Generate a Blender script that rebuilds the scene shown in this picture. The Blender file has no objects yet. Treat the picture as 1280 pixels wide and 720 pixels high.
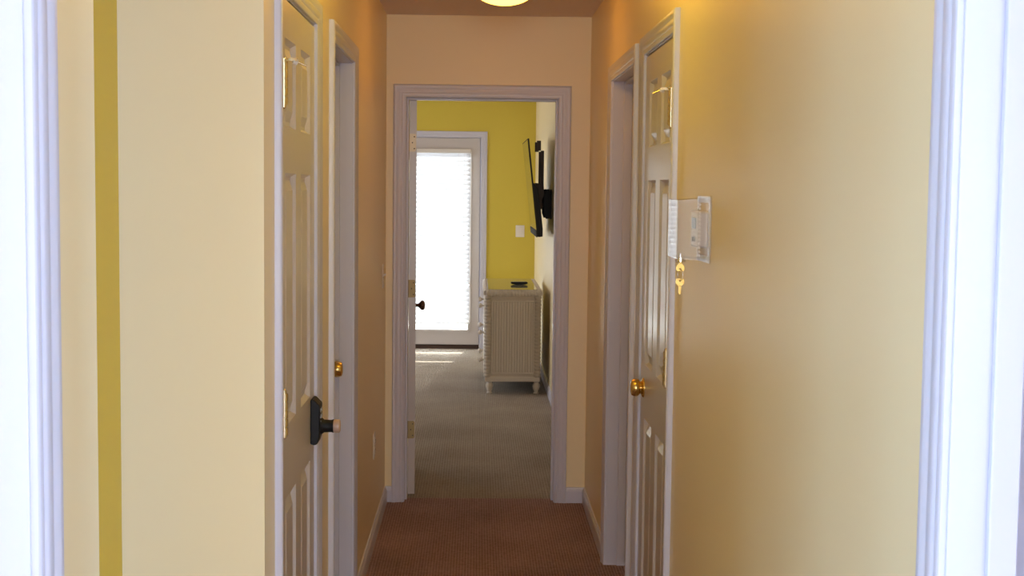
import bpy, bmesh, math, random
from mathutils import Vector, Matrix
random.seed(4)
PI = math.pi
sc = bpy.context.scene
COL = sc.collection

LW, LP, LB, LS, LK, LL, LM, LG, LR = .34, 2.2, .87, 2.8, .85, .67, 1.06, .335, .56
# ------------------------------------------------------------------ materials
def new_mat(name):
    m = bpy.data.materials.new(name); m.use_nodes = True
    nt = m.node_tree
    return m, nt, nt.nodes['Principled BSDF']

def paint(name, col, rough=0.4, spec=0.5, bump=0.0, scale=300.0, var=0.0, metallic=0.0, dist=0.001):
    m, nt, b = new_mat(name)
    b.inputs['Base Color'].default_value = (*col, 1)
    b.inputs['Roughness'].default_value = rough
    b.inputs['Specular IOR Level'].default_value = spec
    b.inputs['Metallic'].default_value = metallic
    if bump or var:
        tc = nt.nodes.new('ShaderNodeTexCoord')
        nz = nt.nodes.new('ShaderNodeTexNoise')
        nz.inputs['Scale'].default_value = scale; nz.inputs['Detail'].default_value = 3
        nt.links.new(tc.outputs['Object'], nz.inputs['Vector'])
        if bump:
            bp = nt.nodes.new('ShaderNodeBump')
            bp.inputs['Strength'].default_value = bump; bp.inputs['Distance'].default_value = dist
            nt.links.new(nz.outputs['Fac'], bp.inputs['Height'])
            nt.links.new(bp.outputs['Normal'], b.inputs['Normal'])
        if var:
            mx = nt.nodes.new('ShaderNodeMixRGB'); mx.blend_type = 'MIX'
            mx.inputs[1].default_value = (*[c * (1 - var) for c in col], 1)
            mx.inputs[2].default_value = (*[min(1, c * (1 + var)) for c in col], 1)
            nt.links.new(nz.outputs['Fac'], mx.inputs[0])
            nt.links.new(mx.outputs[0], b.inputs['Base Color'])
    return m

CREAM = paint('cream_paint', (0.89, 0.755, 0.475), 0.38, 0.5, 0.05, 420)
YELLOW = paint('yellow_paint', (0.67, 0.535, 0.065), 0.45, 0.5, 0.05, 420)
MUSTARD = paint('mustard_paint', (0.65, 0.43, 0.018), 0.45, 0.5, 0.05, 420)
WHITE = paint('white_trim_paint', (0.635, 0.63, 0.735), 0.30, 0.5, 0.02, 60)
DOORW = paint('white_door_paint', (0.59, 0.545, 0.53), 0.28, 0.5, 0.03, 90)
CEIL = paint('sprayed_ceiling', (0.86, 0.75, 0.72), 0.9, 0.2, 0.6, 160, 0.06, dist=0.004)
BRASS = paint('polished_brass', (0.78, 0.54, 0.18), 0.22, 0.5, metallic=1.0)
BRASSD = paint('aged_brass', (0.36, 0.26, 0.11), 0.45, 0.5, metallic=0.45)
HINGEB = paint('worn_brass', (0.80, 0.70, 0.48), 0.16, 0.5, metallic=1.0)
NICKEL = paint('cream_washed_brass', (0.72, 0.62, 0.45), 0.45, 0.5, metallic=0.35)
BRONZE = paint('dark_bronze', (0.12, 0.06, 0.04), 0.22, 0.6, metallic=0.7)
BLACK = paint('black_plastic', (0.010, 0.010, 0.013), 0.5, 0.3)
GREYB = paint('grey_rubber_button', (0.35, 0.35, 0.36), 0.5)
TANREFL = paint('tan_reflection_tone', (0.62, 0.45, 0.36), 0.4, metallic=0.3)
RUBBER = paint('white_rubber', (0.75, 0.72, 0.66), 0.6)
PLATE = paint('white_switch_plastic', (0.78, 0.74, 0.70), 0.3)
DARK = paint('dark_slot', (0.02, 0.018, 0.015), 0.7)
CHROME = paint('chrome', (0.85, 0.85, 0.86), 0.12, metallic=1.0)
WICKER = paint('whitewashed_wicker', (0.52, 0.455, 0.385), 0.55, 0.4, 0.35, 260, 0.10, dist=0.002)
WICKL = paint('white_painted_wicker', (0.62, 0.56, 0.49), 0.5, 0.4, 0.3, 260, 0.06, dist=0.002)
BROWNB = paint('dark_brown_steel', (0.055, 0.03, 0.018), 0.5)
SILVER = paint('silver_bezel', (0.55, 0.53, 0.48), 0.3, metallic=0.7)
THRESH = paint('dark_wood_threshold', (0.055, 0.028, 0.018), 0.5, 0.4, 0.1, 80)
DECK = paint('weathered_deck', (0.45, 0.42, 0.38), 0.8, 0.2, 0.2, 30, 0.15)
BEZEL = paint('dark_grey_bezel', (0.04, 0.04, 0.038), 0.7, 0.12)
SCREEN = paint('glossy_screen', (0.01, 0.01, 0.011), 0.06, 0.6)
DISPLAY = paint('grey_display', (0.30, 0.33, 0.33), 0.2)

def carpet(name, c0, c1, rib, noise_scale):
    m, nt, b = new_mat(name)
    b.inputs['Roughness'].default_value = 0.95
    b.inputs['Specular IOR Level'].default_value = 0.1
    tc = nt.nodes.new('ShaderNodeTexCoord')
    nz = nt.nodes.new('ShaderNodeTexNoise'); nz.inputs['Scale'].default_value = noise_scale
    nz.inputs['Detail'].default_value = 4
    nt.links.new(tc.outputs['Object'], nz.inputs['Vector'])
    big = nt.nodes.new('ShaderNodeTexNoise'); big.inputs['Scale'].default_value = 2.2
    nt.links.new(tc.outputs['Object'], big.inputs['Vector'])
    wv = nt.nodes.new('ShaderNodeTexWave'); wv.wave_type = 'BANDS'; wv.bands_direction = 'X'
    wv.inputs['Scale'].default_value = rib; wv.inputs['Distortion'].default_value = 1.2
    wv.inputs['Detail'].default_value = 2; wv.inputs['Detail Scale'].default_value = 6
    nt.links.new(tc.outputs['Object'], wv.inputs['Vector'])
    wy = nt.nodes.new('ShaderNodeTexWave'); wy.wave_type = 'BANDS'; wy.bands_direction = 'Y'
    wy.inputs['Scale'].default_value = rib * 0.8; wy.inputs['Distortion'].default_value = 2.5
    nt.links.new(tc.outputs['Object'], wy.inputs['Vector'])
    a1 = nt.nodes.new('ShaderNodeMath'); a1.operation = 'MULTIPLY'
    nt.links.new(wv.outputs['Fac'], a1.inputs[0]); nt.links.new(wy.outputs['Fac'], a1.inputs[1])
    a2 = nt.nodes.new('ShaderNodeMath'); a2.operation = 'ADD'
    nt.links.new(a1.outputs[0], a2.inputs[0]); nt.links.new(nz.outputs['Fac'], a2.inputs[1])
    a3 = nt.nodes.new('ShaderNodeMath'); a3.operation = 'ADD'
    nt.links.new(a2.outputs[0], a3.inputs[0]); nt.links.new(big.outputs['Fac'], a3.inputs[1])
    a4 = nt.nodes.new('ShaderNodeMath'); a4.operation = 'MULTIPLY'; a4.inputs[1].default_value = 0.5
    nt.links.new(a3.outputs[0], a4.inputs[0])
    rp = nt.nodes.new('ShaderNodeValToRGB')
    rp.color_ramp.elements[0].position = 0.35; rp.color_ramp.elements[0].color = (*c0, 1)
    rp.color_ramp.elements[1].position = 0.95; rp.color_ramp.elements[1].color = (*c1, 1)
    nt.links.new(a4.outputs[0], rp.inputs[0]); nt.links.new(rp.outputs[0], b.inputs['Base Color'])
    bp = nt.nodes.new('ShaderNodeBump'); bp.inputs['Strength'].default_value = 0.7
    bp.inputs['Distance'].default_value = 0.006
    nt.links.new(a2.outputs[0], bp.inputs['Height']); nt.links.new(bp.outputs['Normal'], b.inputs['Normal'])
    return m
CARPET_H = carpet('red_brown_loop_carpet', (0.19, 0.125, 0.125), (0.56, 0.385, 0.37), 26, 48)
CARPET_B = carpet('tan_bedroom_carpet', (0.24, 0.20, 0.165), (0.50, 0.43, 0.36), 22, 45)

def clear(name, ior, tint, rough=0.02):
    m = bpy.data.materials.new(name); m.use_nodes = True
    nt = m.node_tree; nt.nodes.clear()
    out = nt.nodes.new('ShaderNodeOutputMaterial')
    tr = nt.nodes.new('ShaderNodeBsdfTransparent'); tr.inputs[0].default_value = (*tint, 1)
    gl = nt.nodes.new('ShaderNodeBsdfGlossy'); gl.inputs['Roughness'].default_value = rough
    fr = nt.nodes.new('ShaderNodeFresnel'); fr.inputs[0].default_value = ior
    mx = nt.nodes.new('ShaderNodeMixShader')
    ge = nt.nodes.new('ShaderNodeNewGeometry'); sb = nt.nodes.new('ShaderNodeMath'); sb.operation = 'SUBTRACT'; sb.inputs[0].default_value = 1.0
    ml = nt.nodes.new('ShaderNodeMath'); ml.operation = 'MULTIPLY'
    nt.links.new(ge.outputs['Backfacing'], sb.inputs[1]); nt.links.new(sb.outputs[0], ml.inputs[0]); nt.links.new(fr.outputs[0], ml.inputs[1])
    nt.links.new(ml.outputs[0], mx.inputs[0]); nt.links.new(tr.outputs[0], mx.inputs[1])
    nt.links.new(gl.outputs[0], mx.inputs[2]); nt.links.new(mx.outputs[0], out.inputs[0])
    return m
ACRYL = clear('clear_acrylic', 1.24, (0.93, 0.92, 0.91))
GLASS = clear('window_glass', 1.45, (0.95, 0.97, 0.96))

def slat_mat():
    m = bpy.data.materials.new('white_blind_slat'); m.use_nodes = True
    nt = m.node_tree; nt.nodes.clear()
    out = nt.nodes.new('ShaderNodeOutputMaterial')
    d = nt.nodes.new('ShaderNodeBsdfDiffuse'); d.inputs[0].default_value = (0.85, 0.86, 0.88, 1)
    t = nt.nodes.new('ShaderNodeBsdfTranslucent'); t.inputs[0].default_value = (0.85, 0.87, 0.92, 1)
    mx = nt.nodes.new('ShaderNodeMixShader'); mx.inputs[0].default_value = 0.26
    nt.links.new(d.outputs[0], mx.inputs[1]); nt.links.new(t.outputs[0], mx.inputs[2])
    nt.links.new(mx.outputs[0], out.inputs[0])
    return m
SLAT = slat_mat()

def emit(name, col, s):
    m = bpy.data.materials.new(name); m.use_nodes = True
    nt = m.node_tree; nt.nodes.clear()
    out = nt.nodes.new('ShaderNodeOutputMaterial')
    e = nt.nodes.new('ShaderNodeEmission'); e.inputs[0].default_value = (*col, 1); e.inputs[1].default_value = s
    nt.links.new(e.outputs[0], out.inputs[0])
    return m
LAMPGLASS = emit('glowing_opal_glass', (1.0, 0.44, 0.05), 14.0 * LL)
LAMPGLASS2 = emit('glowing_opal_glass_near', (1.0, 0.74, 0.06), 14.0 * LM)

# ------------------------------------------------------------------ mesh builder
class MB:
    def __init__(s, M=None):
        s.v = []; s.f = []; s.M = M or (lambda a, b, c: (a, b, c))
    def add(s, vs, fs):
        o = len(s.v)
        s.v += [tuple(s.M(*p)) for p in vs]
        s.f += [tuple(i + o for i in f) for f in fs]
        return s
    def box(s, a0, a1, b0, b1, c0, c1):
        vs = [(a, b, c) for a in (a0, a1) for b in (b0, b1) for c in (c0, c1)]
        return s.add(vs, [(0, 1, 3, 2), (4, 6, 7, 5), (0, 4, 5, 1), (2, 3, 7, 6), (0, 2, 6, 4), (1, 5, 7, 3)])
    def lathe(s, prof, axis, org, n=24):
        ax = Vector(axis).normalized(); t = Vector((0, 0, 1)) if abs(ax.z) < 0.9 else Vector((1, 0, 0))
        u = ax.cross(t).normalized(); w = ax.cross(u); org = Vector(org)
        vs = []; fs = []
        for r, h in prof:
            for k in range(n):
                a = 2 * PI * k / n
                vs.append(tuple(org + ax * h + (u * math.cos(a) + w * math.sin(a)) * max(r, 1e-5)))
        for i in range(len(prof) - 1):
            for k in range(n):
                fs.append((i * n + k, i * n + (k + 1) % n, (i + 1) * n + (k + 1) % n, (i + 1) * n + k))
        fs.append(tuple(range(n))); fs.append(tuple((len(prof) - 1) * n + k for k in range(n)))
        return s.add(vs, fs)
    def cyl(s, p0, p1, r, n=16):
        p0, p1 = Vector(p0), Vector(p1); d = p1 - p0
        return s.lathe([(r, 0), (r, d.length)], d, p0, n)
    def tube(s, pts, r, n=10):
        for a, b in zip(pts, pts[1:]): s.cyl(a, b, r, n)
        return s
    def sphere(s, c, r, sx=1, sy=1, sz=1, n=16, m=10):
        vs = []; fs = []
        for i in range(m + 1):
            t = PI * i / m
            for k in range(n):
                a = 2 * PI * k / n
                q = max(math.sin(t), 1e-4)
                vs.append((c[0] + r * sx * q * math.cos(a), c[1] + r * sy * q * math.sin(a), c[2] + r * sz * math.cos(t)))
        for i in range(m):
            for k in range(n):
                fs.append((i * n + k, i * n + (k + 1) % n, (i + 1) * n + (k + 1) % n, (i + 1) * n + k))
        return s.add(vs, fs)
    def prism(s, poly, ext):
        """poly: 3-D points of one planar outline, ext: extrusion vector"""
        n = len(poly); e = Vector(ext)
        vs = [tuple(p) for p in poly] + [tuple(Vector(p) + e) for p in poly]
        fs = [tuple(range(n)), tuple(range(2 * n - 1, n - 1, -1))]
        fs += [(i, (i + 1) % n, n + (i + 1) % n, n + i) for i in range(n)]
        return s.add(vs, fs)
    def torus(s, c, R, r, axis, n=20, m=8):
        ax = Vector(axis).normalized(); t = Vector((0, 0, 1)) if abs(ax.z) < 0.9 else Vector((1, 0, 0))
        u = ax.cross(t).normalized(); w = ax.cross(u); c = Vector(c)
        vs = []; fs = []
        for k in range(n):
            a = 2 * PI * k / n; d = u * math.cos(a) + w * math.sin(a)
            for j in range(m):
                b = 2 * PI * j / m
                vs.append(tuple(c + d * (R + r * math.cos(b)) + ax * (r * math.sin(b))))
        for k in range(n):
            for j in range(m):
                fs.append((k * m + j, k * m + (j + 1) % m, ((k + 1) % n) * m + (j + 1) % m, ((k + 1) % n) * m + j))
        return s.add(vs, fs)
    def build(s, name, mat, parent=None, bevel=0, smooth=False, seg=2):
        me = bpy.data.meshes.new(name)
        me.from_pydata(s.v, [], s.f); me.update()
        bm = bmesh.new(); bm.from_mesh(me)
        bmesh.ops.recalc_face_normals(bm, faces=bm.faces); bm.to_mesh(me); bm.free()
        me.materials.append(mat)
        o = bpy.data.objects.new(name, me); COL.objects.link(o)
        if parent: o.parent = parent
        if bevel:
            b = o.modifiers.new('edge', 'BEVEL'); b.width = bevel; b.segments = seg
            b.limit_method = 'ANGLE'; b.angle_limit = math.radians(40)
        if smooth or bevel:
            for p in me.polygons: p.use_smooth = True
            try: me.set_sharp_from_angle(angle=math.radians(38))
            except Exception: pass
        return o

def tag(o, label=None, cat=None, group=None, kind=None):
    if label: o['label'] = label
    if cat: o['category'] = cat
    if group: o['group'] = group
    if kind: o['kind'] = kind
    return o
def struct(o, label, cat): return tag(o, label, cat, None, 'structure')
def empty(name, loc=(0, 0, 0), rz=0):
    o = bpy.data.objects.new(name, None); COL.objects.link(o)
    o.location = loc; o.rotation_euler = (0, 0, rz); o.empty_display_size = 0.05
    return o
def box_obj(name, x0, x1, y0, y1, z0, z1, mat, parent=None, bevel=0):
    return MB().box(x0, x1, y0, y1, z0, z1).build(name, mat, parent, bevel)

# ------------------------------------------------------------------ plan
XL, XR, YE = -0.455, 0.559, 6.90      # hall side walls, end wall
T = 0.115                             # wall thickness
H = 2.44                              # ceiling height
YF, XB = 13.53, 0.567                 # bedroom far wall, bedroom right wall
YP = 2.96                             # facing wall of the recess on the left
YC = 1.658                            # end of the near left wall
XN = -0.763                           # end wall of the recess
YR0, YR1 = -7.5, 0.45                 # room behind the camera
XR0, XR1 = -2.8, 2.9
XBL = -3.4                            # bedroom left wall
ML = lambda s, z, n: (XL + n, s, z)
MR = lambda s, z, n: (XR - n, s, z)
ME = lambda s, z, n: (s, YE - n, z)
MF = lambda s, z, n: (s, YF - n, z)

def wall(name, M, s0, s1, h, holes, mat, label, thick=T, zb=0.0):
    """holes: (a, b, bottom, top)"""
    mb = MB(M); cur = s0
    for a, b, lo, hi in sorted(holes):
        if a > cur: mb.box(cur, a, zb, h, -thick, 0)
        if lo > zb: mb.box(a, b, zb, lo, -thick, 0)
        mb.box(a, b, hi, h, -thick, 0); cur = b
    if cur < s1: mb.box(cur, s1, zb, h, -thick, 0)
    return struct(mb.build(name, mat), label, 'wall')

HJ = 2.036; JT = 0.018
hole = lambda a, b: (a - JT, b + JT, 0, HJ + JT)
OL0, OL1, OL2 = (0.68, 1.40), (3.176, 3.864), (4.31, 5.04)
OR0, OR1, OR2 = (0.86, 1.588), (3.921, 4.609), (4.89, 5.74)
OE = (-0.356, 0.400)

wall('wall_left', ML, YP, YE, H, [hole(*OL1), hole(*OL2)], CREAM, 'cream left wall of the hallway holding two white doors')
wall('wall_left_near', ML, YR1, YC, H, [hole(*OL0)], CREAM, 'short cream wall strip beside the white trim at the left picture edge')
wall('wall_right', MR, YR1, YE, H, [hole(*OR0), hole(*OR1), hole(*OR2)], CREAM, 'long cream right wall of the hallway with the clear thermostat guard')
wall('wall_end', ME, XBL, XB + T, H, [hole(*OE)], CREAM, 'cream end wall of the hallway around the open bedroom doorway')
# recess on the left: facing wall and yellow end wall
wall('wall_recess_front', lambda s, z, n: (s, YP - n, z), XN - T, XL - T, H, [], CREAM, 'broad pale cream wall facing the viewer left of the keypad door')
wall('wall_recess_side', lambda s, z, n: (XN + n, s, z), YC - 0.0, YP, H, [], MUSTARD, 'narrow mustard yellow wall strip between two cream walls')
wall('wall_recess_rear', lambda s, z, n: (s, YC + n, z), XR0 - T, XL - T, H, [], CREAM, 'cream wall closing the recess, facing away from the viewer')
# bedroom
wall('wall_bedroom_far', MF, XBL, XB + T, H, [(-1.325, 0.045, 0, 2.085)], YELLOW, 'mustard yellow far bedroom wall around the glazed door', 0.14)
wall('wall_bedroom_right', lambda s, z, n: (XB - n, s, z), YE, YF, H, [], CREAM, 'cream right bedroom wall behind the wicker dresser and the television')
BW = (10.4, 12.4, 0.5, 2.1)
wall('wall_bedroom_left', lambda s, z, n: (XBL + n, s, z), YE, YF, H, [BW], CREAM, 'left bedroom wall out of sight with a window')
# room behind the viewer
RW = (-1.8, 2.4, 0.35, 2.25)
SW = (-2.4, -0.3, 0.35, 2.25)
SR = (-2.3, -0.5, 0.35, 2.25)
wall('wall_rear', lambda s, z, n: (s, YR0 + n, z), XR0 - T, XR1 + T, H, [RW], CREAM, 'cream wall with the big window behind the viewer')
wall('wall_rear_left', lambda s, z, n: (XR0 + n, s, z), YR0, YC, H, [SW], CREAM, 'cream left wall of the room behind the viewer')
wall('wall_rear_right', lambda s, z, n: (XR1 - n, s, z), YR0, 3.2, H, [SR], CREAM, 'cream right wall of the room behind the viewer')
wall('wall_front_right', lambda s, z, n: (s, 3.2 - n, z), XR + T, XR1 + T, H, [], CREAM, 'cream end wall of the side room right of the hallway')

YCP = YE + 0.085    # carpets meet under the bedroom door
struct(MB().box(XR0 - T, XR1 + T, YR0 - T, YCP, -0.05, 0).build('floor', CARPET_H), 'reddish brown looped carpet along the hallway', 'floor')
struct(MB().box(XBL - T, XB + T, YCP, YF + 0.14, -0.05, 0).build('floor_bedroom', CARPET_B), 'tan beige carpet of the bedroom beyond the doorway', 'floor')
struct(MB().box(XR0 - T, XR1 + T, YR0 - T, YE + T * 0.5, H, H + 0.08).build('ceiling', CEIL), 'sprayed ceiling of the hallway', 'ceiling')
struct(MB().box(XBL - T, XB + T, YE + T * 0.5, YF + 0.14, H, H + 0.08).build('ceiling_bedroom', CEIL), 'ceiling of the bedroom above the glazed door', 'ceiling')

# ------------------------------------------------------------------ casings, jambs, stops
PROF = [(0.0, 0.0), (0.0, 0.008), (0.003, 0.0105), (0.010, 0.0112), (0.0125, 0.0092), (0.016, 0.0092), (0.020, 0.0125),
        (0.030, 0.0145), (0.034, 0.0128), (0.038, 0.0135), (0.044, 0.0175), (0.053, 0.018), (0.057, 0.0165), (0.0595, 0.013), (0.0595, 0.0)]
def casing(mb, a, b, h, n0=0.0, rev=0.004):
    a -= rev; b += rev; h += rev
    rows = []
    for d, t in PROF:
        rows.append([(a - d, 0, n0 + t), (a - d, h + d, n0 + t), (b + d, h + d, n0 + t), (b + d, 0, n0 + t)])
    vs = [p for r in rows for p in r]; fs = []
    for i in range(len(rows) - 1):
        for k in range(3):
            fs.append((i * 4 + k, i * 4 + k + 1, (i + 1) * 4 + k + 1, (i + 1) * 4 + k))
    n = len(rows)
    fs.append(tuple(i * 4 for i in range(n))); fs.append(tuple(i * 4 + 3 for i in range(n)))
    mb.add(vs, fs)
def frame(idx, M, a, b, label, stop=(-0.080, -0.045), thick=T, h=HJ):
    mb = MB(M); casing(mb, a, b, h)
    if idx == 7: mb.M = lambda s_, z, n: M(s_, z, -thick - n); casing(mb, a, b, h); mb.M = M
    t = struct(mb.build('trim_%d' % idx, WHITE, None, 0, True), label, 'door trim')
    j = MB(M)
    j.box(a - JT, a, 0, h + JT, -thick, 0.0005); j.box(b, b + JT, 0, h + JT, -thick, 0.0005); j.box(a, b, h, h + JT, -thick, 0.0005)
    j.build('door_jamb', WHITE, t, 0.001)
    s = MB(M); d = 0.011
    s.box(a, a + d, 0, h, *stop); s.box(b - d, b, 0, h, *stop); s.box(a + d, b - d, h - d, h, *stop)
    s.build('door_stop_moulding', WHITE, t, 0.002)
    return t
FS = (-0.075, -0.040)      # stop behind a door that is flush with the hall
frame(1, ML, *OL0, 'white door trim at the far left picture edge')
frame(2, ML, *OL1, 'white trim around the left door with the black keypad lock', FS)
frame(3, ML, *OL2, 'white trim around the recessed left door nearest the end wall')
frame(4, MR, *OR0, 'white door trim at the far right picture edge')
frame(5, MR, *OR1, 'white trim around the right door beside the clear thermostat guard', FS)
frame(6, MR, *OR2, 'white trim around the recessed right doorway nearest the end wall')
frame(7, ME, *OE, 'pinkish white trim around the open bedroom doorway')

# baseboards
def baseboards(name, M, segs, label, mat=WHITE):
    mb = MB(M)
    for a, b in segs:
        prof = [(0, 0), (0, 0.013), (0.058, 0.013), (0.066, 0.0105), (0.070, 0.0075), (0.078, 0.006), (0.080, 0.0)]
        mb.prism([(a, z, n) for z, n in prof], (b - a, 0, 0))
    return struct(mb.build(name, mat), label, 'baseboard')
CW = 0.0635
baseboards('baseboard_left', ML, [(YP + 0.005, OL1[0] - CW), (OL1[1] + CW, OL2[0] - CW), (OL2[1] + CW, YE)], 'white baseboard along the left hallway wall')
baseboards('baseboard_left_near', ML, [(YR1, OL0[0] - CW), (OL0[1] + CW, YC)], 'white baseboard under the short near left wall')
baseboards('baseboard_right', MR, [(YR1, OR0[0] - CW), (OR0[1] + CW, OR1[0] - CW), (OR1[1] + CW, OR2[0] - CW), (OR2[1] + CW, YE)], 'white baseboard along the right hallway wall')
baseboards('baseboard_end', ME, [(XL, OE[0] - CW), (OE[1] + CW, XR)], 'white baseboard at the foot of the hallway end wall')
baseboards('baseboard_recess', lambda s, z, n: (s, YP - n, z), [(XN, XL)], 'white baseboard under the broad cream facing wall')
baseboards('baseboard_bedroom_right', lambda s, z, n: (XB - n, s, z), [(YE + T, YF)], 'white baseboard behind the wicker dresser')
baseboards('baseboard_bedroom_far', MF, [(XBL, -1.385), (0.105, XB)], 'white baseboard under the yellow bedroom wall')

# ------------------------------------------------------------------ six-panel doors
def door_slab(mb, w, h, th=0.035):
    st = 0.105 if w > 0.7 else 0.098
    ms = 0.10
    pw = (w - 2 * st - ms) / 2
    xs = [(st, st + pw), (st + pw + ms, w - st)]
    zs = [(0.235, 0.828), (1.005, 1.612), (1.720, 1.930)]
    xc = [0, xs[0][0], xs[0][1], xs[1][0], xs[1][1], w]
    zc = [0, zs[0][0], zs[0][1], zs[1][0], zs[1][1], zs[2][0], zs[2][1], h]
    for side in (0, 1):
        y = lambda d: d if side == 0 else th - d
        for i in range(5):
            for k in range(7):
                x0, x1, z0, z1 = xc[i], xc[i + 1], zc[k], zc[k + 1]
                if i in (1, 3) and k in (1, 3, 5):
                    rings = [(0, 0), (0.003, 0.004), (0.009, 0.0135), (0.017, 0.0135), (0.042, 0.003)]
                    vs = []; fs = []
                    for ins, d in rings:
                        vs += [(x0 + ins, y(d), z0 + ins), (x1 - ins, y(d), z0 + ins), (x1 - ins, y(d), z1 - ins), (x0 + ins, y(d), z1 - ins)]
                    for r in range(len(rings) - 1):
                        for q in range(4):
                            fs.append((r * 4 + q, r * 4 + (q + 1) % 4, r * 4 + 4 + (q + 1) % 4, r * 4 + 4 + q))
                    o = (len(rings) - 1) * 4; fs.append((o, o + 1, o + 2, o + 3))
                    mb.add(vs, fs)
                else:
                    mb.add([(x0, y(0), z0), (x1, y(0), z0), (x1, y(0), z1), (x0, y(0), z1)], [(0, 1, 2, 3)])
    for x in (0, w): mb.add([(x, 0, 0), (x, th, 0), (x, th, h), (x, 0, h)], [(0, 1, 2, 3)])
    for z in (0, h): mb.add([(0, 0, z), (w, 0, z), (w, th, z), (0, th, z)], [(0, 1, 2, 3)])

def weld(o):
    bm = bmesh.new(); bm.from_mesh(o.data)
    bmesh.ops.remove_doubles(bm, verts=bm.verts, dist=1e-5)
    bmesh.ops.recalc_face_normals(bm, faces=bm.faces); bm.to_mesh(o.data); bm.free()

def make_door(idx, w, loc, rz, label, h=2.018):
    mb = MB(); door_slab(mb, w, h)
    d = mb.build('door_%d' % idx, DOORW); weld(d)
    d.location = loc; d.rotation_euler = (0, 0, rz)
    return struct(d, label, 'door')

def hinge(door, x, zc, sgn, mat=HINGEB, stop=False, y=-0.0105):
    """knuckle barrel on the front face at edge x; sgn = direction into the door"""
    mb = MB(); z0 = zc - 0.05
    for k in range(5): mb.cyl((x, y, z0 + k * 0.02 + 0.0008), (x, y, z0 + k * 0.02 + 0.0184), 0.0096, 16)
    mb.cyl((x, y, z0 - 0.005), (x, y, z0 + 0.104), 0.0066, 12)
    mb.sphere((x, y, z0 + 0.103), 0.0058); mb.sphere((x, y, z0 - 0.004), 0.0055)
    mb.box(x, x + sgn * 0.006, y, 0.0005, z0, z0 + 0.1)
    hg = mb.build('hinge', mat, door, 0, True)
    if stop:
        m2 = MB(); zt = z0 + 0.098
        m2.lathe([(0.004, -0.002), (0.011, -0.002), (0.011, 0.002), (0.004, 0.002)], (0, 0, 1), (x, y, zt + 0.005), 18)
        m2.box(x - 0.004 + sgn * 0.004, x + 0.004 + sgn * 0.004, y - 0.030, y, zt + 0.0015, zt + 0.0085)
        m2.cyl((x + sgn * 0.006, y - 0.022, zt + 0.004), (x + sgn * 0.016, y - 0.050, zt - 0.008), 0.0026)
        m2.build('hinge_pin_stop', mat, hg, 0, True)
        m3 = MB(); m3.lathe([(0.004, 0), (0.0075, 0.002), (0.0075, 0.010), (0.005, 0.013)], (sgn * 0.3, -1, -0.4), (x + sgn * 0.006, y - 0.020, zt + 0.003), 16)
        m3.build('rubber_bumper', RUBBER, hg, 0, True)
    return hg

def knob(door, x, z, y, d, mat, shape='ball', k=1.0):
    """y = face, d = -1 front / +1 back"""
    mb = MB()
    if shape == 'ball':
        pr = [(0.033, 0), (0.033, 0.003), (0.029, 0.007), (0.024, 0.009), (0.021, 0.012), (0.021, 0.016), (0.026, 0.020),
              (0.029, 0.026), (0.030, 0.032), (0.0285, 0.042), (0.0255, 0.050), (0.018, 0.0535), (0.008, 0.0545), (0.0, 0.055)]
    else:
        pr = [(0.032, 0), (0.032, 0.003), (0.026, 0.009), (0.012, 0.012), (0.0085, 0.018), (0.010, 0.028), (0.018, 0.036),
              (0.0255, 0.043), (0.0275, 0.050), (0.025, 0.058), (0.016, 0.064), (0.0, 0.066)]
    mb.lathe([(r_, h_ * k) for r_, h_ in pr], (0, d, 0), (x, y, z), 28)
    return mb.build('door_knob', mat, door, 0, True)

ZB = 0.012
R90 = math.radians(90)
# left keypad door
d1 = make_door(1, OL1[1] - OL1[0] - 0.006, (XL + 0.001, OL1[0] + 0.003, ZB), R90, 'white six-panel door with a black keypad lock on the left')
for z in (1.816, 1.054, 0.29): hinge(d1, 0.0, z, 1, stop=(z > 1.5))
# right closet door
w2 = OR1[1] - OR1[0] - 0.006
d2 = make_door(2, w2, (XR - 0.001, OR1[1] - 0.003, ZB), -R90, 'white six-panel door with a brass knob beside the clear guard')
for z in (1.815, 1.070, 0.29): hinge(d2, w2, z, -1, stop=(z > 1.5))
k2 = knob(d2, 0.078, 0.926, 0, -1, BRASS, k=0.80)
# recessed doors
d3 = make_door(3, OL2[1] - OL2[0] - 0.006, (XL - 0.080, OL2[0] + 0.003, ZB), R90, 'recessed white left door with a round brass knob near the end wall')
knob(d3, OL2[1] - OL2[0] - 0.072, 0.920, 0, -1, BRASS)
d4 = make_door(4, OR2[1] - OR2[0] - 0.006, (XR + 0.080, OR2[1] - 0.003, ZB), -R90, 'recessed white right door hidden behind its trim near the end wall')
knob(d4, 0.78, 0.928, 0, -1, BRASS)
def ajar(px, py, lx, ly, a):      # origin of a door turned by a about the pivot (lx, ly)
    return (px - (math.cos(a) * lx - math.sin(a) * ly), py - (math.sin(a) * lx + math.cos(a) * ly), ZB)
w5, w6 = OL0[1] - OL0[0] - 0.006, OR0[1] - OR0[0] - 0.006
a5, a6 = math.radians(60), math.radians(-60)  # unseen doors, turned so that they shade the visible jambs
d5 = make_door(5, w5, ajar(XL - T - 0.004, OL0[1] - 0.006, w5, 0.035, a5), a5, 'unseen white door set ajar to shade the far left jamb')
d6 = make_door(6, w6, ajar(XR + T + 0.004, OR0[1] - 0.006, 0, 0.035, a6), a6, 'unseen white door set ajar to shade the far right jamb')
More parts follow.
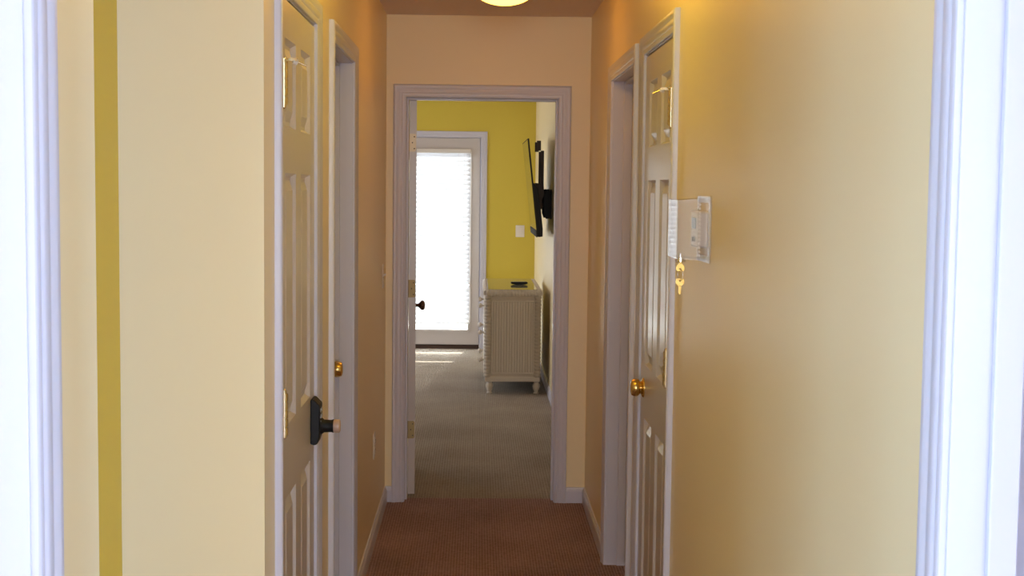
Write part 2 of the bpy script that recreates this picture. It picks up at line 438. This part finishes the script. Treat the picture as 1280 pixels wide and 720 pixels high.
# open bedroom door
ang = math.radians(93.6)
piv = Vector((0, 0.041)); PW = Vector((-0.350, YE + T + 0.007))
ca, sa = math.cos(ang), math.sin(ang)
loc = PW - Vector((ca * piv.x - sa * piv.y, sa * piv.x + ca * piv.y))
d7 = make_door(7, 0.748, (loc.x, loc.y, ZB), ang, 'white bedroom door swung open at the end of the hallway')
for z in (1.803, 1.062, 0.335):
    mt = NICKEL if z > 1.5 else BRASSD
    mb = MB(); c = 0.008; z0, z1 = z - 0.045, z + 0.045
    # leaf let into the door edge, rounded corners away from the pin
    poly = [(0, 0.041, z0), (0, 0.008, z0)]
    for q in range(5):
        a = R90 * q / 4; poly.append((0, 0.003 + c - c * math.sin(a), z0 + c - c * math.cos(a)))
    for q in range(5):
        a = R90 * q / 4; poly.append((0, 0.003 + c - c * math.cos(a), z1 - c + c * math.sin(a)))
    poly.append((0, 0.041, z1))
    mb.prism([(-0.0022, p[1], p[2]) for p in poly], (0.0024, 0, 0))
    for k in range(5): mb.cyl((0, 0.041, z0 + k * 0.018 + 0.0006), (0, 0.041, z0 + k * 0.018 + 0.0174), 0.006, 12)
    hg = mb.build('hinge', mt, d7, 0, True)
    s = MB()
    for yy, zz in ((0.012, -0.03), (0.022, 0.0), (0.012, 0.03)):
        s.lathe([(0.0035, 0), (0.003, 0.001), (0.001, 0.0013)], (-1, 0, 0), (-0.0022, yy, z + zz), 12)
    s.build('screw', BROWNB, hg, 0, True)
knob(d7, 0.748 - 0.065, 0.918, 0, -1, BRONZE, 'mushroom'); knob(d7, 0.748 - 0.065, 0.918, 0.035, 1, BRONZE, 'mushroom')

# keypad lock on the left door (local coordinates of door 1: x along the door, -y into the hall)
lx0, lx1, lz0, lz1 = 0.590, 0.658, 0.868, 0.997
mb = MB()
side = [(0.0, lz0 + 0.003), (0.0, lz1 - 0.004), (-0.004, lz1), (-0.010, lz1 - 0.002), (-0.026, lz1 - 0.018), (-0.026, lz0 + 0.022), (-0.020, lz0 + 0.004), (-0.012, lz0)]
mb.prism([(lx0, y, z) for y, z in side], (lx1 - lx0, 0, 0))
lock = mb.build('keypad_lock', BLACK, d1, 0.003); lock['label'] = 'black keypad lock'
b = MB()
for r in range(3):
    for c in range(2):
        b.lathe([(0.006, 0), (0.006, 0.002), (0.004, 0.003)], (0, -1, 0), (lx0 + 0.022 + 0.024 * c, -0.026, lz1 - 0.034 - 0.017 * r), 12)
b.build('keypad_button', GREYB, lock, 0, True)
b = MB(); b.lathe([(0.024, 0), (0.021, 0.006), (0.018, 0.010), (0.017, 0.030), (0.0185, 0.034), (0.0185, 0.036)], (0, -1, 0), (0.624, -0.025, 0.917), 24)
b.build('lock_knob', BLACK, lock, 0, True)
b = MB(); b.lathe([(0.0175, 0), (0.0185, 0.002), (0.0185, 0.015), (0.016, 0.018), (0, 0.019)], (0, -1, 0), (0.624, -0.0612, 0.917), 24)
cp = b.build('knob_tip_reflection', TANREFL, lock, 0, True); cp['label'] = 'knob tip with its reflection painted tan'  # tan colour stands in for a reflection on the dark knob's tip

# ------------------------------------------------------------------ glazed patio door, blind
A0, A1 = -1.305, 0.025           # leaf
t8 = MB(MF)
casing(t8, -1.307, 0.031, 2.070)
tr = struct(t8.build('trim_8', WHITE, None, 0, True), 'white trim around the glazed bedroom door', 'door trim')
j = MB(MF); j.box(-1.325, -1.307, 0, 2.085, -0.14, 0); j.box(0.031, 0.045, 0, 2.085, -0.14, 0); j.box(-1.307, 0.031, 2.070, 2.085, -0.14, 0)
j.build('door_jamb', WHITE, tr)
j = MB(MF); j.box(-1.307, -1.285, 0.037, 2.070, -0.10, -0.0535); j.box(0.009, 0.031, 0.037, 2.070, -0.10, -0.0535); j.box(-1.285, 0.009, 2.048, 2.070, -0.10, -0.0535)
j.build('door_stop_moulding', WHITE, tr)
j = MB(MF); j.prism([(-1.305, 0.0, 0.012), (-1.305, 0.030, 0.006), (-1.305, 0.037, -0.03), (-1.305, 0.037, -0.139), (-1.305, 0, -0.139)], (1.335, 0, 0))
j.build('threshold', THRESH, tr)
leaf = MB(MF)
G0, G1, GZ0, GZ1 = -1.190, -0.082, 0.190, 1.935
leaf.box(A0, G0, 0.039, 2.066, -0.052, -0.010); leaf.box(G1, A1, 0.039, 2.066, -0.052, -0.010)
leaf.box(G0, G1, 0.039, GZ0, -0.052, -0.010); leaf.box(G0, G1, GZ1, 2.066, -0.052, -0.010)
pd = struct(leaf.build('door_8', DOORW), 'white glazed door with a bright window blind in the bedroom', 'door')
f = MB(MF); e = 0.026
for a in (G0 - e, G1): f.box(a, a + e, GZ0 - e, GZ1 + e, -0.010, 0.0)
f.box(G0, G1, GZ0 - e, GZ0, -0.010, 0.0); f.box(G0, G1, GZ1, GZ1 + e, -0.010, 0.0)
f.build('glazing_frame', DOORW, pd, 0.003)
g = MB(MF); g.box(G0, G1, GZ0, GZ1, -0.034, -0.030); g.build('glass_pane', GLASS, pd)
# blind, hung on the door face
bl = empty('window_blind', (0, YF, 1.97)); tag(bl, 'white slatted blind hanging over the glazed door', 'blind')
MBl = lambda s, z, n: (s, -n, z - 1.97)
m = MB(MBl); m.box(G0 - 0.012, G1 + 0.014, 1.920, 1.960, 0.001, 0.036); m.build('head_rail', PLATE, bl, 0.003)
m = MB(MBl); m.box(G0 - 0.012, G1 + 0.014, 0.248, 0.268, 0.004, 0.032); m.build('bottom_rail', SLAT, bl, 0.003)
m = MB(MBl); pitch = 0.0455; zc = 1.905; k = 0
tl = math.radians(68); hw = 0.0272
while zc > 0.285:
    t_ = math.radians(15) if abs(zc - 0.645) < pitch / 2 else tl
    dz, dn = hw * math.sin(t_), hw * math.cos(t_)
    w = random.uniform(-0.0015, 0.0015)
    pts = []
    for q in range(6):
        u = -1 + 2 * q / 5
        pts.append((zc + w - dz * u, 0.019 + dn * u * 0.62 + 0.0022 * (1 - u * u)))
    up = [(G0 - 0.010, z, n) for z, n in pts] + [(G0 - 0.010, z - 0.0012, n + 0.0010) for z, n in reversed(pts)]
    m.prism(up, (G1 - G0 + 0.024, 0, 0))
    zc -= pitch; k += 1
m.build('slats', SLAT, bl)
m = MB(MBl)
for s in (G0 + 0.08, (G0 + G1) / 2, G1 - 0.10): m.cyl((s, 0.26, 0.037), (s, 1.93, 0.037), 0.0011, 6)
m.build('ladder_cord', PLATE, bl)
m = MB(MBl); m.cyl((G1 - 0.045, 1.12, 0.041), (G1 - 0.045, 1.93, 0.041), 0.0012, 6); m.lathe([(0.002, 0), (0.006, 0.004), (0.005, 0.03), (0.002, 0.034)], (0, 0, -1), (G1 - 0.045, 1.12, 0.041), 10)
m.build('pull_cord', PLATE, bl)
# deck outside
struct(MB().box(-6, 5, YF + 0.14, 18, -0.20, -0.02).build('floor_deck', DECK), 'grey deck outside the glazed door', 'floor')

# bedroom side window and rear window frames
def window(idx, M, a, b, lo, hi, label, n=2):
    mb = MB(M); e = 0.05
    mb.box(a, a + e, lo, hi, -0.09, -0.03); mb.box(b - e, b, lo, hi, -0.09, -0.03)
    mb.box(a + e, b - e, lo, lo + e, -0.09, -0.03); mb.box(a + e, b - e, hi - e, hi, -0.09, -0.03)
    for k in range(1, n):
        c = a + (b - a) * k / n; mb.box(c - 0.03, c + 0.03, lo + e, hi - e, -0.09, -0.03)
    return struct(mb.build('window_%d' % idx, WHITE), label, 'window')
window(1, lambda s, z, n: (s, YR0 + n, z), *RW, 'wide white framed window behind the viewer', 3)
window(3, lambda s, z, n: (XR0 + n, s, z), *SW, 'white framed window in the left wall behind the viewer', 3)
window(4, lambda s, z, n: (XR1 - n, s, z), *SR, 'white framed window in the right wall behind the viewer', 3)
window(2, lambda s, z, n: (XBL + n, s, z), *BW, 'white framed window in the left bedroom wall', 2)

# ------------------------------------------------------------------ ceiling light
def ceiling_light(x, y, label, mat):
    cl = empty('ceiling_light', (x, y, H)); tag(cl, label, 'ceiling light')
    m = MB(); m.lathe([(0.0, 0.0), (0.070, 0.0), (0.074, -0.004), (0.072, -0.012), (0.060, -0.022), (0.055, -0.024), (0.0, -0.024)], (0, 0, 1), (0, 0, -0.0005), 48)
    m.build('lamp_base', BRASS, cl, 0, True)
    m = MB(); pr = [(0.056, -0.0245)]
    for q in range(1, 17):
        a = -1.0 + (R90 + 1.0) * q / 16
        pr.append((0.130 * math.cos(a), -0.046 - 0.076 * math.sin(a) * (1 if a > 0 else 0.30)))
    m.lathe(pr, (0, 0, 1), (0, 0, 0), 48); m.build('glass_dome', mat, cl, 0, True)
ceiling_light(0.100, 5.56, 'glowing round ceiling light at the top picture edge', LAMPGLASS)
ceiling_light(0.075, 3.70, 'second ceiling light above the keypad door, out of sight', LAMPGLASS2)

# ------------------------------------------------------------------ thermostat guard with keys
gx0, gx1, gy0, gy1, gz0, gz1 = 0.479, XR, 3.278, 3.452, 1.424, 1.576
gd = empty('thermostat_guard', (XR, (gy0 + gy1) / 2, gz0)); tag(gd, 'clear acrylic thermostat guard box screwed to the right wall', 'guard box')
go = Vector(gd.location)
L = lambda x, y, z: (x - go.x, y - go.y, z - go.z)
m = MB(L); th = 0.0028; ty = 0.010
# five thin walls; the cover tapers a little towards the hall
def sheet(p): 
    c = Vector(((gx0 + gx1) / 2, (gy0 + gy1) / 2, (gz0 + gz1) / 2)); q = [Vector(v) for v in p]
    nrm = (q[1] - q[0]).cross(q[2] - q[0]).normalized(); mid = sum(q, Vector()) / len(q)
    if nrm.dot(c - mid) < 0: nrm = -nrm
    m.prism([tuple(v) for v in q], tuple(nrm * th))
A = lambda x, y, z: (x, y, z)
f0, f1, h0, h1 = gy0 + ty, gy1 - ty, gz0 + ty * 0.6, gz1 - ty * 0.6
sheet([A(gx0, f0, h0), A(gx0, f1, h0), A(gx0, f1, h1), A(gx0, f0, h1)])
sheet([A(gx0, f0, h0), A(gx0, f0, h1), A(gx1, gy0, gz1), A(gx1, gy0, gz0)])
sheet([A(gx0, f1, h0), A(gx0, f1, h1), A(gx1, gy1, gz1), A(gx1, gy1, gz0)])
sheet([A(gx0, f0, h0), A(gx0, f1, h0), A(gx1, gy1, gz0), A(gx1, gy0, gz0)])
sheet([A(gx0, f0, h1), A(gx0, f1, h1), A(gx1, gy1, gz1), A(gx1, gy0, gz1)])
m.build('cover', ACRYL, gd)
m = MB(L); w = 0.012
x0 = gx1 - 0.005
m.box(x0, gx1 - 0.0002, gy0 - 0.006, gy0 + w, gz0 - 0.005, gz1 + 0.005); m.box(x0, gx1 - 0.0002, gy1 - w, gy1 + 0.006, gz0 - 0.005, gz1 + 0.005)
m.box(x0, gx1 - 0.0002, gy0 + w, gy1 - w, gz0 - 0.005, gz0 + w); m.box(x0, gx1 - 0.0002, gy0 + w, gy1 - w, gz1 - w, gz1 + 0.005)
m.build('base_ring', ACRYL, gd, 0.001)
m = MB(L)
for q in range(14):
    z = gz0 + 0.014 + q * 0.0094; xx = 0.531
    yy = gy0 + ty * (gx1 - xx) / (gx1 - gx0)
    m.lathe([(0.0026, -0.0006), (0.0034, 0.0), (0.0026, 0.0006)], (0, -1, 0), (xx, yy - 0.0008, z), 10)
o = m.build('vent_hole', PLATE, gd, 0, True); o['label'] = 'column of small round vent holes'
m = MB(L); lkx, lky, lkz = 0.490, gy0 + 0.022, gz0 + 0.004
m.lathe([(0.0, 0.016), (0.0085, 0.016), (0.0098, 0.013), (0.0098, 0.0), (0.0125, -0.001), (0.0125, -0.005), (0.0085, -0.007), (0.0, -0.007)], (0, 0, 1), (lkx, lky, lkz), 24)
m.build('lock_cylinder', CHROME, gd, 0, True)
# thermostat inside
tm = empty('thermostat', (XR, 3.372, 1.455)); tag(tm, 'small white thermostat inside the clear guard', 'thermostat')
m = MB(); m.box(-0.026, -0.0002, -0.055, 0.055, 0, 0.088); m.build('housing', PLATE, tm, 0.005)
m = MB(); m.box(-0.0275, -0.0262, -0.030, 0.030, 0.045, 0.072); m.build('display', DISPLAY, tm, 0.0005)
m = MB(); m.box(-0.029, -0.0262, -0.020, -0.006, 0.014, 0.026); m.box(-0.029, -0.0262, 0.006, 0.020, 0.014, 0.026); m.build('button', GREYB, tm, 0.0008)
# keys: one in the lock, one hanging from it on a ring
def key(name, loc, label, tip):
    k = empty(name, loc); tag(k, label, 'key')
    m = MB(); th = 0.0021
    # heart-like bow with a hole, outline in x-z, thickness in y
    out = [(0.0, 0.0), (0.0055, 0.002), (0.0095, 0.007), (0.0105, 0.013), (0.0085, 0.018), (0.004, 0.0195), (0.0, 0.018), (-0.004, 0.0195), (-0.0085, 0.018), (-0.0105, 0.013), (-0.0095, 0.007), (-0.0055, 0.002)]
    if tip > 0: out = [(x, 0.0195 - z) for x, z in out]
    hz = 0.0135 if tip < 0 else 0.006
    n = len(out); hole_ = []
    cen = (0.0, hz)
    for x, z in out:
        a = math.atan2(z - cen[1], x - cen[0]); hole_.append((0.0028 * math.cos(a), cen[1] + 0.0028 * math.sin(a)))
    vs = []; fs = []
    for y in (-th / 2, th / 2):
        vs += [(x, y, z) for x, z in out] + [(x, y, z) for x, z in hole_]
    for i in range(n):
        j = (i + 1) % n
        fs += [(i, j, n + j, n + i), (2 * n + i, 2 * n + j, 3 * n + j, 3 * n + i), (i, j, 2 * n + j, 2 * n + i), (n + i, n + j, 3 * n + j, 3 * n + i)]
    m.add(vs, fs); m.build('bow', BRASS, k)
    m = MB()
    if tip < 0:
        pts = [(-0.0032, 0.001), (-0.0032, -0.017), (0.0, -0.020), (0.0032, -0.017), (0.0018, -0.0145), (0.0032, -0.012), (0.0016, -0.0095), (0.0032, -0.007), (0.0032, 0.001)]
    else:
        pts = [(-0.0032, 0.0185), (-0.0032, 0.027), (0.0032, 0.027), (0.0032, 0.0185)]
    m.prism([(x, -th / 2, z) for x, z in pts], (0, th, 0)); m.build('blade', BRASS, k)
    return k
k1z = lkz - 0.029
key('key', (lkx, lky, k1z), 'brass key standing in the lock of the clear guard', 1)
kb = key('key', (lkx, lky + 0.001, k1z - 0.036), 'lower brass key dangling from a ring under the clear guard', -1)
m = MB(); m.torus((0, -0.001, 0.0275), 0.0135, 0.0007, (1, 0.35, 0), 24, 8); m.v = [(x, y, 0.0275 + (z - 0.0275) * 1.0) for x, y, z in m.v]
m.build('key_ring', CHROME, kb, 0, True)

# ------------------------------------------------------------------ switches, outlets
def plate_obj(name, loc, rz, label, cat, kind, w=0.072):
    o = empty(name, loc, rz); tag(o, label, cat)
    m = MB(); m.box(-w / 2, w / 2, -0.005, -0.0002, -0.058, 0.058); m.build('cover_plate', PLATE, o, 0.002)
    if kind == 'toggle':
        m = MB(); m.prism([(-0.005, -0.0052, -0.004), (-0.005, -0.0052, 0.010), (-0.005, -0.017, 0.014), (-0.005, -0.018, 0.007)], (0.010, 0, 0)); m.build('toggle', PLATE, o, 0.001)
        for z in (-0.03, 0.03):
            m = MB(); m.lathe([(0.003, 0), (0.0025, 0.001), (0, 0.0014)], (0, -1, 0), (0, -0.005, z), 10); m.build('screw', CHROME, o, 0, True)
    elif kind == 'rocker':
        m = MB(); m.prism([(-0.017, -0.0052, -0.034), (-0.017, -0.0075, -0.034), (-0.017, -0.0095, 0.0), (-0.017, -0.0145, 0.034), (-0.017, -0.0052, 0.034)], (0.034, 0, 0)); m.build('rocker', PLATE, o, 0.001)
    else:
        for z in (-0.022, 0.022):
            m = MB(); m.lathe([(0.017, 0), (0.017, 0.002), (0.015, 0.003), (0, 0.003)], (0, -1, 0), (0, -0.005, z), 20)
            s = m.build('socket', PLATE, o, 0, True)
            m = MB(); m.box(-0.0075, -0.0055, -0.0086, -0.0081, z - 0.001, z + 0.008); m.box(0.0055, 0.0075, -0.0086, -0.0081, z - 0.001, z + 0.008)
            m.lathe([(0.0025, 0), (0.0025, 0.0005)], (0, -1, 0), (0, -0.0081, z - 0.008), 10); m.build('slot', DARK, s)
    return o
plate_obj('light_switch', (XL, 6.665, 1.160), R90, 'toggle light switch on the left hallway wall before the bedroom', 'light switch', 'toggle')
plate_obj('wall_outlet', (XL, 6.136, 0.432), R90, 'wall outlet low on the left hallway wall above the baseboard', 'outlet', 'outlet')
plate_obj('light_switch', (0.423, YF, 1.165), 0, 'white rocker switch on the yellow bedroom wall', 'light switch', 'rocker', 0.086)
plate_obj('wall_outlet', (XB, 9.95, 0.45), -R90, 'wall outlet in shade on the bedroom wall beside the dresser', 'outlet', 'outlet')

# ------------------------------------------------------------------ wicker dresser
DX0, DX1, DY0, DY1, DZ = 0.060, 0.500, 10.56, 11.86, 0.810
FT = 0.095
dr = empty('dresser', ((DX0 + DX1) / 2, (DY0 + DY1) / 2, 0)); tag(dr, 'whitewashed wicker dresser with a glass top against the bedroom wall', 'dresser')
dO = Vector(dr.location); LD = lambda x, y, z: (x - dO.x, y - dO.y, z)
bx0, bx1, by0, by1 = DX0 + 0.014, DX1 - 0.012, DY0 + 0.014, DY1 - 0.014
m = MB(LD); m.box(bx0, bx1, by0, by1, FT, DZ - 0.03); m.build('body', WICKER, dr, 0.004)
def ribbed_panel(name, y, d):
    """vertical wicker stakes on an end"""
    m = MB(LD); a, b = DX0 + 0.070, DX1 - 0.060; n = 15; p = (b - a) / n
    for q in range(n):
        c = a + p * (q + 0.5); hw_ = p * (0.40 if q % 2 else 0.30)
        prof = [(c + hw_ * math.cos(PI * k / 6), y + d * (0.006 if q % 2 else 0.004) * math.sin(PI * k / 6)) for k in range(7)]
        m.prism([(x, yy, FT + 0.07) for x, yy in prof], (0, 0, DZ - 0.095 - FT - 0.07))
    m.build(name, WICKL, dr, 0, True)
    m = MB(LD)
    z0, z1 = FT + 0.066, DZ - 0.092; r = 0.0065
    m.cyl((a - 0.006, y, z0), (a - 0.006, y, z1), r, 10); m.cyl((b + 0.006, y, z0), (b + 0.006, y, z1), r, 10)
    m.cyl((a - 0.006, y, z0), (b + 0.006, y, z0), r, 10); m.cyl((a - 0.006, y, z1), (b + 0.006, y, z1), r, 10)
    m.build('panel_bead', WICKL, dr, 0, True)
ribbed_panel('side_panel', by0, -1); ribbed_panel('side_panel', by1, 1)
# wrapped corner posts
for px, py in ((DX0 + 0.030, DY0 + 0.022), (DX1 - 0.026, DY0 + 0.022), (DX0 + 0.030, DY1 - 0.022), (DX1 - 0.026, DY1 - 0.022)):
    m = MB(LD); z = FT + 0.035
    while z < DZ - 0.075:
        m.lathe([(0.021, 0.0), (0.0275, 0.006), (0.0285, 0.014), (0.0275, 0.021), (0.021, 0.0275)], (0, 0, 1), (px, py, z), 14); z += 0.0275
    m.build('corner_post', WICKER, dr, 0, True)
# bottom rail
m = MB(LD); m.box(DX0 + 0.010, DX1 - 0.004, DY0 + 0.006, DY1 - 0.006, FT, FT + 0.040); m.build('bottom_rail', WICKL, dr, 0.004)
# rolled, wrapped top edge
m = MB(LD); r = 0.027; zc = DZ - 0.028
def roll(p0, p1):
    p0, p1 = Vector(p0), Vector(p1); Lg = (p1 - p0).length; n = int(Lg / 0.024); st = Lg / n
    pr = []
    for q in range(n): pr += [(r * 0.86, q * st), (r, q * st + st * 0.25), (r * 1.02, q * st + st * 0.5), (r, q * st + st * 0.75)]
    pr.append((r * 0.86, Lg)); m.lathe(pr, p1 - p0, p0, 14)
roll((DX0 + 0.016, DY0 + 0.020, zc), (DX1 - 0.010, DY0 + 0.020, zc)); roll((DX0 + 0.016, DY1 - 0.020, zc), (DX1 - 0.010, DY1 - 0.020, zc))
roll((DX0 + 0.020, DY0 + 0.012, zc), (DX0 + 0.020, DY1 - 0.012, zc)); roll((DX1 - 0.014, DY0 + 0.012, zc), (DX1 - 0.014, DY1 - 0.012, zc))
m.build('wrapped_edge', WICKL, dr, 0, True)
TOPG = paint('greenish_glass_top', (0.30, 0.28, 0.20), 0.04, 0.9)
m = MB(LD); m.box(DX0 + 0.030, DX1 - 0.030, DY0 + 0.014, DY1 - 0.014, DZ - 0.020, DZ); m.build('glass_top', TOPG, dr, 0.002)
# drawers with ball knobs on the front (towards -x)
for zc_ in (0.664, 0.452, 0.236):
    for y0, y1 in ((DY0 + 0.055, (DY0 + DY1) / 2 - 0.012), ((DY0 + DY1) / 2 + 0.012, DY1 - 0.055)):
        m = MB(LD); m.box(bx0 - 0.012, bx0 - 0.0005, y0, y1, zc_ - 0.088, zc_ + 0.088)
        dw = m.build('drawer', WICKL, dr, 0.004)
        yc = DY0 + 0.25 if y0 < 11.1 else DY0 + 0.86
        m = MB(LD); m.lathe([(0.008, 0), (0.007, 0.012), (0.016, 0.020), (0.020, 0.030), (0.016, 0.040), (0.006, 0.045), (0, 0.0455)], (-1, 0, 0), (bx0 - 0.012, yc, zc_), 18)
        m.build('drawer_knob', WICKL, dw, 0, True)
# turned feet
for px, py in ((DX0 + 0.048, DY0 + 0.04), (DX1 - 0.030, DY0 + 0.04), (DX0 + 0.048, DY1 - 0.04), (DX1 - 0.030, DY1 - 0.04)):
    m = MB(LD); m.lathe([(0.020, 0), (0.022, 0.006), (0.016, 0.016), (0.022, 0.034), (0.0295, 0.055), (0.028, 0.072), (0.018, 0.086), (0.022, 0.0955)], (0, 0, 1), (px, py, 0), 20)
    m.build('foot', WICKL, dr, 0, True)
# remote
rc = empty('remote_control', (0.345, 11.10, DZ + 0.0005), 0.06); tag(rc, 'black remote control lying on the glass dresser top', 'remote control')
m = MB(); n = 9; a, bb = -0.068, 0.068
pl = [(a, 0.010), (a + 0.020, 0.003), (a + 0.045, 0.0), (bb - 0.045, 0.0), (bb - 0.020, 0.003), (bb, 0.010), (bb, 0.019), (bb - 0.006, 0.023), (a + 0.006, 0.023), (a, 0.019)]
m.prism([(x, -0.022, z) for x, z in pl], (0, 0.044, 0)); rb = m.build('remote_body', BLACK, rc, 0.003)
m = MB()
for r_ in range(6):
    for c_ in range(3): m.box(-0.05 + r_ * 0.017, -0.05 + r_ * 0.017 + 0.009, -0.016 + c_ * 0.012, -0.016 + c_ * 0.012 + 0.008, 0.0232, 0.0252)
m.build('remote_button', GREYB, rc)

# ------------------------------------------------------------------ television on a tilting wall mount
tilt = math.radians(-6.3)
TY0, TY1, TZ0 = 10.15, 11.30, 1.232
tv = empty('television', (0.445, (TY0 + TY1) / 2, TZ0)); tag(tv, 'thin flat television tilted forward on the bedroom wall', 'television')
tv.rotation_euler = (0, tilt, 0)
hw_ = (TY1 - TY0) / 2; th_ = 0.725
m = MB(); m.box(0.0, 0.011, -hw_, hw_, 0, th_); m.build('panel_back', BEZEL, tv, 0.002)
m = MB(); m.box(-0.0016, -0.0001, -hw_ + 0.008, hw_ - 0.008, 0.050, th_ - 0.008); m.build('screen', SCREEN, tv)
m = MB(); m.box(-0.005, -0.0001, -hw_, hw_, -0.004, 0.046); m.build('lower_bezel', BEZEL, tv, 0.002)
m = MB(); m.prism([(0.0115, -hw_ + 0.02, -0.004), (0.040, -hw_ + 0.02, -0.002), (0.047, -hw_ + 0.02, 0.05), (0.047, -hw_ + 0.02, 0.20), (0.036, -hw_ + 0.02, 0.36), (0.016, -hw_ + 0.02, 0.39), (0.0115, -hw_ + 0.02, 0.39)], (0, 2 * hw_ - 0.04, 0)); m.build('electronics_housing', BLACK, tv, 0.004)
mo = empty('tv_mount', (XB, 10.72, 1.48)); tag(mo, 'black steel wall bracket behind the tilted television', 'tv bracket')
m = MB(); m.box(-0.010, -0.0005, -0.22, 0.22, -0.125, 0.10); m.build('wall_plate', BLACK, mo, 0.002)
# arms reach from the wall plate to hook rails bolted behind the screen
for yy in (-0.20, 0.16):
    m = MB(); m.prism([(-0.010, yy, 0.085), (-0.026, yy, 0.105), (-0.046, yy, 0.098), (-0.060, yy, 0.055), (-0.076, yy, 0.02), (-0.076, yy, -0.02), (-0.056, yy, -0.035), (-0.056, yy, -0.085), (-0.042, yy, -0.123), (-0.010, yy, -0.12)], (0, 0.014, 0)); m.build('arm', BLACK, mo, 0.002)
    m = MB(); m.box(-0.086, -0.062, yy, yy + 0.030, 0.135, 0.395)
    m.prism([(-0.128, yy, 0.15), (-0.062, yy, 0.14), (-0.055, yy, 0.03), (-0.070, yy, -0.05), (-0.086, yy, -0.05), (-0.109, yy, 0.03)], (0, 0.030, 0)); m.build('hook_rail', BROWNB, mo, 0.002)
    m = MB(); m.box(-0.117, -0.0865, yy, yy + 0.030, 0.395, 0.470); m.build('rail_top', BROWNB, mo, 0.002)

# ------------------------------------------------------------------ light
def area(name, loc, rot, sx, sy, power, col):
    l = bpy.data.lights.new(name, 'AREA'); l.shape = 'RECTANGLE'; l.size = sx; l.size_y = sy
    l.energy = power; l.color = col
    o = bpy.data.objects.new(name, l); COL.objects.link(o); o.location = loc; o.rotation_euler = rot
    return o
# daylight through the wide window behind the viewer (faces +y)
area('rear_window_daylight', ((RW[0] + RW[1]) / 2, YR0 - 0.13, (RW[2] + RW[3]) / 2), (R90, 0, 0), RW[1] - RW[0], RW[3] - RW[2], LW * 1000, (0.87, 0.905, 0.92))
for xs_, rz_, W_, p_, c_ in ((XR0 - 0.13, -R90, SW, LG * 1000, (0.40, 0.70, 1.08)), (XR1 + 0.13, R90, SR, LR * 1000, (0.38, 0.665, 1.18))):
    area('side_window_daylight', (xs_, (W_[0] + W_[1]) / 2, (W_[2] + W_[3]) / 2), (0, rz_, 0), W_[3] - W_[2], W_[1] - W_[0], p_, c_)
# daylight through the glazed bedroom door (faces -y) and the bedroom side window (faces +x)
area('patio_daylight', ((G0 + G1) / 2, YF + 0.35, 1.15), (-R90, 0, 0), 1.6, 2.1, LP * 60, (0.92, 0.96, 1.0))
area('bedroom_window_daylight', (XBL - 0.14, (BW[0] + BW[1]) / 2, (BW[2] + BW[3]) / 2), (0, -R90, 0), BW[3] - BW[2], BW[1] - BW[0], LB * 60, (0.95, 0.97, 1.0))
s = bpy.data.lights.new('sun', 'SUN'); s.energy = 6 * LS; s.angle = math.radians(0.5); s.color = (1.0, 0.95, 0.86)
so = bpy.data.objects.new('sun', s); COL.objects.link(so)
so.rotation_euler = Vector((-0.12, -1.0, -0.62)).to_track_quat('-Z', 'Y').to_euler(); so.location = (0, 16, 5)
w = bpy.data.worlds.new('sky'); sc.world = w; w.use_nodes = True
bg = w.node_tree.nodes['Background']; bg.inputs[0].default_value = (0.68, 0.86, 1.0, 1); bg.inputs[1].default_value = 2.0 * LK

# ------------------------------------------------------------------ camera
f_, pt, yw, rl, hc = 1722.6077, 0.0732, 0.0259, 0.0113, 1.5972
def ray(u, v):
    a, b = u - 640, v - 360
    c, s_ = math.cos(rl), math.sin(rl); a, b = c * a + s_ * b, -s_ * a + c * b
    dx, dy, dz = a / f_, 1.0, -b / f_
    c, s_ = math.cos(pt), math.sin(pt); dy, dz = c * dy + s_ * dz, -s_ * dy + c * dz
    c, s_ = math.cos(yw), math.sin(yw); dx, dy = c * dx + s_ * dy, -s_ * dx + c * dy
    return Vector((dx, dy, dz))
fw = ray(640, 360).normalized(); rt = (ray(641, 360) - ray(640, 360)).normalized(); up = rt.cross(fw)
cam = bpy.data.cameras.new('camera'); cam.sensor_width = 36; cam.lens = f_ / 1280 * 36; cam.clip_start = 0.02
co = bpy.data.objects.new('camera', cam); COL.objects.link(co)
co.matrix_world = Matrix(((rt.x, up.x, -fw.x, 0), (rt.y, up.y, -fw.y, 0), (rt.z, up.z, -fw.z, hc), (0, 0, 0, 1)))
sc.camera = co
vs_ = sc.view_settings; vs_.view_transform = 'Standard'; vs_.look = 'None'; vs_.exposure = 0.0; vs_.gamma = 1; vs_.use_curve_mapping = False
sc.cycles.use_denoising = True
sc.cycles.max_bounces = 12; sc.cycles.diffuse_bounces = 8; sc.cycles.transparent_max_bounces = 16
sc.cycles.sample_clamp_indirect = 4.0
